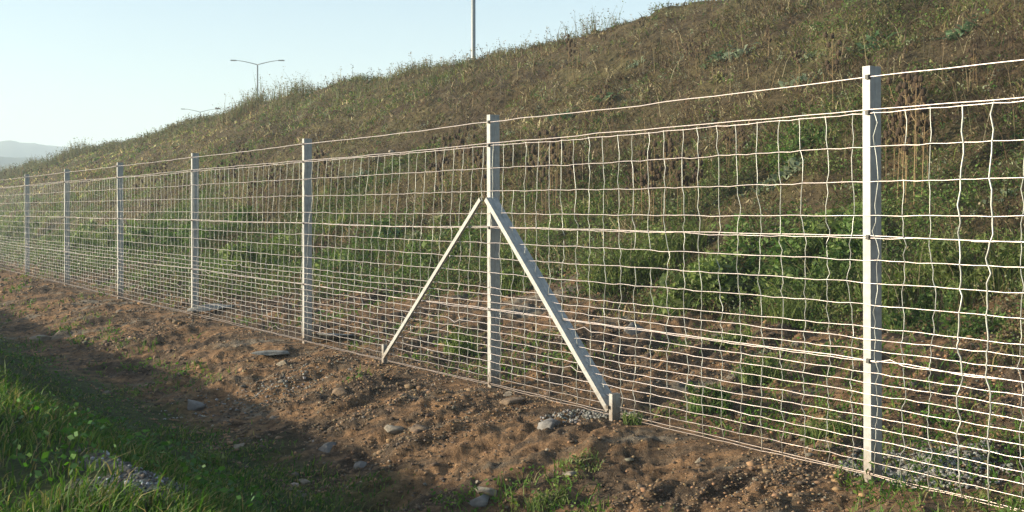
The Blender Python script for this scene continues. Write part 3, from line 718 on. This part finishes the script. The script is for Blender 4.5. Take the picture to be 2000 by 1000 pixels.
# dry teasels: a ribbed stalk, paired rising branches, an egg-shaped seed head on each
M_TST = rock_mat('dry_stalk', (0.20, 0.13, 0.065), (0.36, 0.26, 0.13), 40)
M_THD = rock_mat('dry_seed_head', (0.032, 0.021, 0.012), (0.09, 0.055, 0.028), 90)
def head_mesh(b, c, d, ln=0.06, r=0.0225):
    d = Vector(d).normalized(); c = Vector(c); P = [c + d * (ln * q) for q in (0, 0.12, 0.35, 0.6, 0.85, 1.0)]
    b.tube(P, [r * k for k in (0.35, 0.85, 1.0, 0.9, 0.55, 0.1)], 8)
    a = d.orthogonal().normalized(); e = d.cross(a)
    for k in range(10):                                 # bristles and the long bracts under the head
        an = k * 0.628; rad = a * math.cos(an) + e * math.sin(an)
        p = c + d * (ln * random.uniform(0.15, 0.9)) + rad * r * 0.8; t_ = p + rad * 0.014 + d * 0.008; s_ = rad.cross(d) * 0.003
        b.add([p - s_, p + s_, t_], [(0, 1, 2)])
    for k in range(5):
        an = k * 1.256 + 0.3; rad = a * math.cos(an) + e * math.sin(an); s_ = rad.cross(d) * 0.003
        b.add([c - s_, c + s_, c + rad * 0.035 + d * 0.045], [(0, 1, 2)])
def make_teasel(seed, hgt, nb):
    random.seed(seed); st = MB(); heads = []
    top = Vector((random.uniform(-.06, .06), random.uniform(-.06, .06), hgt))
    st.tube([(0, 0, -0.05), tuple(top * 0.5), tuple(top)], [0.007, 0.0055, 0.004], 6); heads.append((top, Vector((0, 0, 1))))
    for k in range(nb):
        q = random.uniform(0.45, 0.85); an = (k // 2) * 1.57 + (k % 2) * math.pi + random.uniform(-0.3, 0.3)
        p = top * q; out = Vector((math.cos(an), math.sin(an), 0)); ln = random.uniform(0.12, 0.32)
        e = p + out * ln * 0.6 + Vector((0, 0, ln)); st.tube([p, p + out * ln * 0.42 + Vector((0, 0, ln * 0.35)), e], [0.0042, 0.0036, 0.003], 5)
        heads.append((e, Vector((out.x * 0.15, out.y * 0.15, 1))))
        s_ = out.cross(z3) * 0.012; st.add([p - s_, p + s_, p + out * 0.14 - Vector((0, 0, 0.05))], [(0, 1, 2)])
    return st, heads
protos = []
def teasel_meshes(seed, hgt, nb):
    st, heads = make_teasel(seed, hgt, nb); b = MB(); head_mesh(b, (0, 0, 0), (0, 0, 1)); return st, heads
random.seed(3)
TEAS = [make_teasel(20 + i, random.uniform(1.15, 1.6), nb) for i, nb in enumerate((4, 6, 8, 5, 3))]
tmes = []
for st, hd in TEAS:
    me = bpy.data.meshes.new('stalk'); me.from_pydata(st.v, [], st.f); me.materials.append(M_TST); tmes.append(me)
hb_ = MB(); head_mesh(hb_, (0, 0, 0), (0, 0, 1)); HME = bpy.data.meshes.new('seed_head'); HME.from_pydata(hb_.v, [], hb_.f); HME.materials.append(M_THD)
random.seed(9)
def teasel(px, py, hpx, label, kind=None, grp=None):
    X_, Y_, Z_ = hit(px, py); want = hpx / FPX * Y_; k = random.randrange(5) if kind is None else kind
    st, hd = TEAS[k]; sc = want / (hd[0][0].z + 0.06)
    r = empty('teasel', (X_, Y_, Z_), label, 'dry teasel', grp or 'dead brown teasels on the slope', random.uniform(0, 6.28)); r.scale = (sc,) * 3
    o = bpy.data.objects.new('stalk', tmes[k]); C.objects.link(o); o.parent = r
    hs = min(2.4, max(1.35, 1.45 / sc))
    for p, d in hd:
        h_ = bpy.data.objects.new('seed_head', HME); C.objects.link(h_); h_.parent = r; h_.location = p
        h_.rotation_euler = (random.uniform(-0.15, 0.15), random.uniform(-0.15, 0.15), random.uniform(0, 6)); h_.scale = (hs,) * 3
CL = [
    ('dead teasel in the dense brown clump behind the near post', [(1752, 395, 190), (1770, 380, 230), (1785, 400, 250), (1800, 385, 170), (1745, 350, 120), (1790, 330, 190), (1772, 300, 150), (1812, 370, 130), (1760, 330, 110)]),
    ('dead teasel in the brown clump behind the middle of the near bay', [(1255, 440, 140), (1275, 460, 180), (1300, 450, 170), (1325, 440, 130), (1345, 430, 120), (1240, 420, 90), (1310, 380, 120), (1370, 400, 100)]),
    ('dead teasel in the thin clump right of the braced post', [(1040, 400, 110), (1060, 420, 160), (1085, 410, 140), (1110, 400, 100), (1075, 380, 130)]),
    ('dead teasel in the clump over the top wires left of the braced post', [(870, 380, 110), (895, 360, 90), (915, 370, 120), (845, 350, 80), (935, 400, 100), (858, 420, 90)]),
    ('dead teasel behind the second plain post', [(612, 420, 120), (628, 400, 100), (640, 410, 90)]),
    ('dead teasel behind the netting between second and third plain posts', [(480, 380, 90), (470, 360, 75), (455, 400, 85), (520, 400, 80), (540, 420, 90), (430, 390, 70), (500, 420, 80)]),
    ('dead teasel on the slope left of the third plain post', [(300, 390, 60), (320, 380, 60), (270, 400, 55), (345, 400, 60)]),
    ('dead teasel near the crest at the far left over the blue hills', [(92, 350, 30), (78, 352, 26), (112, 345, 25), (60, 360, 28), (28, 358, 32), (10, 362, 30)]),
    ('dead teasel, one of two tall stalks high on the slope above the near bay', [(1112, 165, 95), (1120, 160, 80)]),
    ('dead teasel high on the bare brown slope', [(1345, 150, 70), (1360, 145, 60), (1180, 260, 90), (1420, 330, 90), (1445, 340, 80), (1500, 110, 60), (1900, 180, 90), (1980, 130, 70), (1560, 180, 80)]),
]
for lab, lst in CL:
    if len(lst) > 2: lst = lst + [(px + random.randint(-16, 16), py + random.randint(-14, 14), hp * random.uniform(0.7, 1.05)) for px, py, hp in lst if hp > 50]
    for i, (px, py, hp) in enumerate(lst): teasel(px, py, hp, lab, grp=lab.replace('dead teasel', 'dead teasels'))
teasel(1627, 215, 145, 'single pale teasel stalk forking like a candlestick left of the near post top', 2)
for i, (px, hp, lab) in enumerate(((1095, 34, 'dark-headed teasel against the sky near a gap in the crest weeds'), (1208, 42, 'dark-headed teasel sticking highest into the sky right of the lamp pole'))):
    teasel(px, {1095: 74, 1208: 46}[px], hp, lab, 1)

# pale woolly rosettes (mullein) and thistles
def rosette(px, py, wpx, label, col, n=44):
    X_, Y_, Z_ = hit(px, py); R_ = wpx / 2 / FPX * Y_
    root = empty('mullein', (X_, Y_, Z_), label, 'mullein', 'pale mulleins on the slope'); q = np.random.default_rng(int(px + py * 3)); Vs = []; Fs = []; Cs = []
    for i in range(n):
        a = q.uniform(0, 6.28); el = q.uniform(0.1, 1.1); ln = R_ * q.uniform(0.25, 0.6); d = np.array([math.cos(a) * math.cos(el), math.sin(a) * math.cos(el), math.sin(el)])
        sd_ = np.array([-math.sin(a), math.cos(a), 0]) * ln * 0.3; b = len(Vs) * 0 + sum(len(v) for v in Vs)
        up = np.array([0, 0, ln * 0.1]); z0 = np.array([q.normal(0, 0.42) * R_, q.normal(0, 0.3) * R_, 0]); z0[2] = float(H(np.array([X_ + z0[0]]), np.array([Y_ + z0[1]]))[0]) - Z_ + q.uniform(0.01, 0.25) * R_
        Vs.append(np.array([z0 - sd_ * 0.25, z0 + sd_ * 0.25, z0 + d * ln * 0.5 - sd_ + up, z0 + d * ln * 0.5 + sd_ + up, z0 + d * ln - up * 1.5, z0 + d * ln * 0.5]))
        Fs.append(np.array([[0, 1, 5], [0, 5, 2], [1, 3, 5], [2, 5, 4], [5, 3, 4]]) + b); Cs.append(np.tile(np.array(col) * q.uniform(0.7, 1.25), (6, 1)))
    mesh_np('leaves', np.concatenate(Vs), np.concatenate(Fs), MV, np.concatenate(Cs), parent=root)
    b = MB(); b.tube([(0, 0, -0.05), (0.01, 0, R_ * 0.8)], [0.012, 0.006], 6); b.build('stem', M_STEM, root)
PG = (0.24, 0.29, 0.19); DG = (0.12, 0.19, 0.10)
for a in [
    (1440, 112, 70, 'pale woolly mullein high on the slope, right one of a pair', PG), (1395, 120, 60, 'pale woolly mullein high on the slope, left one of a pair', DG),
    (1880, 70, 90, 'green mullein near the top right of the slope', DG), (1700, 95, 90, 'flat dark green mullein just above the near post top', DG),
    (1570, 120, 50, 'small pale mullein up the slope left of the near post', PG), (1560, 165, 70, 'pale mullein touching the top wire left of the near post', PG),
    (1180, 195, 50, 'small dark mullein above the top wire in the near bay', DG), (1100, 232, 60, 'mullein right at the top wire beyond the braced post', DG),
    (992, 266, 36, 'small pale thistle-like mullein just right of the braced post top', PG), (1540, 345, 90, 'large pale mullein behind the upper netting left of the near post', PG),
    (1500, 370, 70, 'pale mullein behind the upper netting, left of the larger one', PG), (770, 462, 60, 'turquoise-tinted mullein between second post and left brace', (0.14, 0.30, 0.20)),
    (800, 470, 50, 'whitish withered mullein beside the turquoise one', (0.32, 0.33, 0.24)), (850, 432, 50, 'cream-leaved mullein under the mid wires left of the brace top', (0.33, 0.33, 0.20)),
    (1400, 155, 40, 'yellowish small mullein above the top wire', (0.28, 0.28, 0.12)), (1960, 385, 60, 'pale star-shaped mullein at the right edge', PG),
    (1490, 690, 26, 'small cream cabbage-like weed on the soil of the near bay', (0.36, 0.40, 0.26)), (1240, 130, 40, 'pale weed high on the slope under the crest', PG),
    (700, 345, 40, 'pale weed behind the upper netting between second post and braced post', PG),
]: rosette(*a)

# ------------------------------------------------------------------ the hazy air
hz = MB(); hz.box((-300, 500, 40), (1650, 0, 0), (0, 1250, 0), (0, 0, 56))
m = bpy.data.materials.new('air'); m.use_nodes = True; n = m.node_tree.nodes; n.remove(n['Principled BSDF'])
pv = n.new('ShaderNodeVolumePrincipled'); pv.inputs['Color'].default_value = (0.76, 0.91, 1.0, 1); pv.inputs['Density'].default_value = 0.0011; pv.inputs['Anisotropy'].default_value = 0.0
m.node_tree.links.new(pv.outputs[0], n['Material Output'].inputs['Volume'])
tag(hz.build('haze', m), kind='stuff')
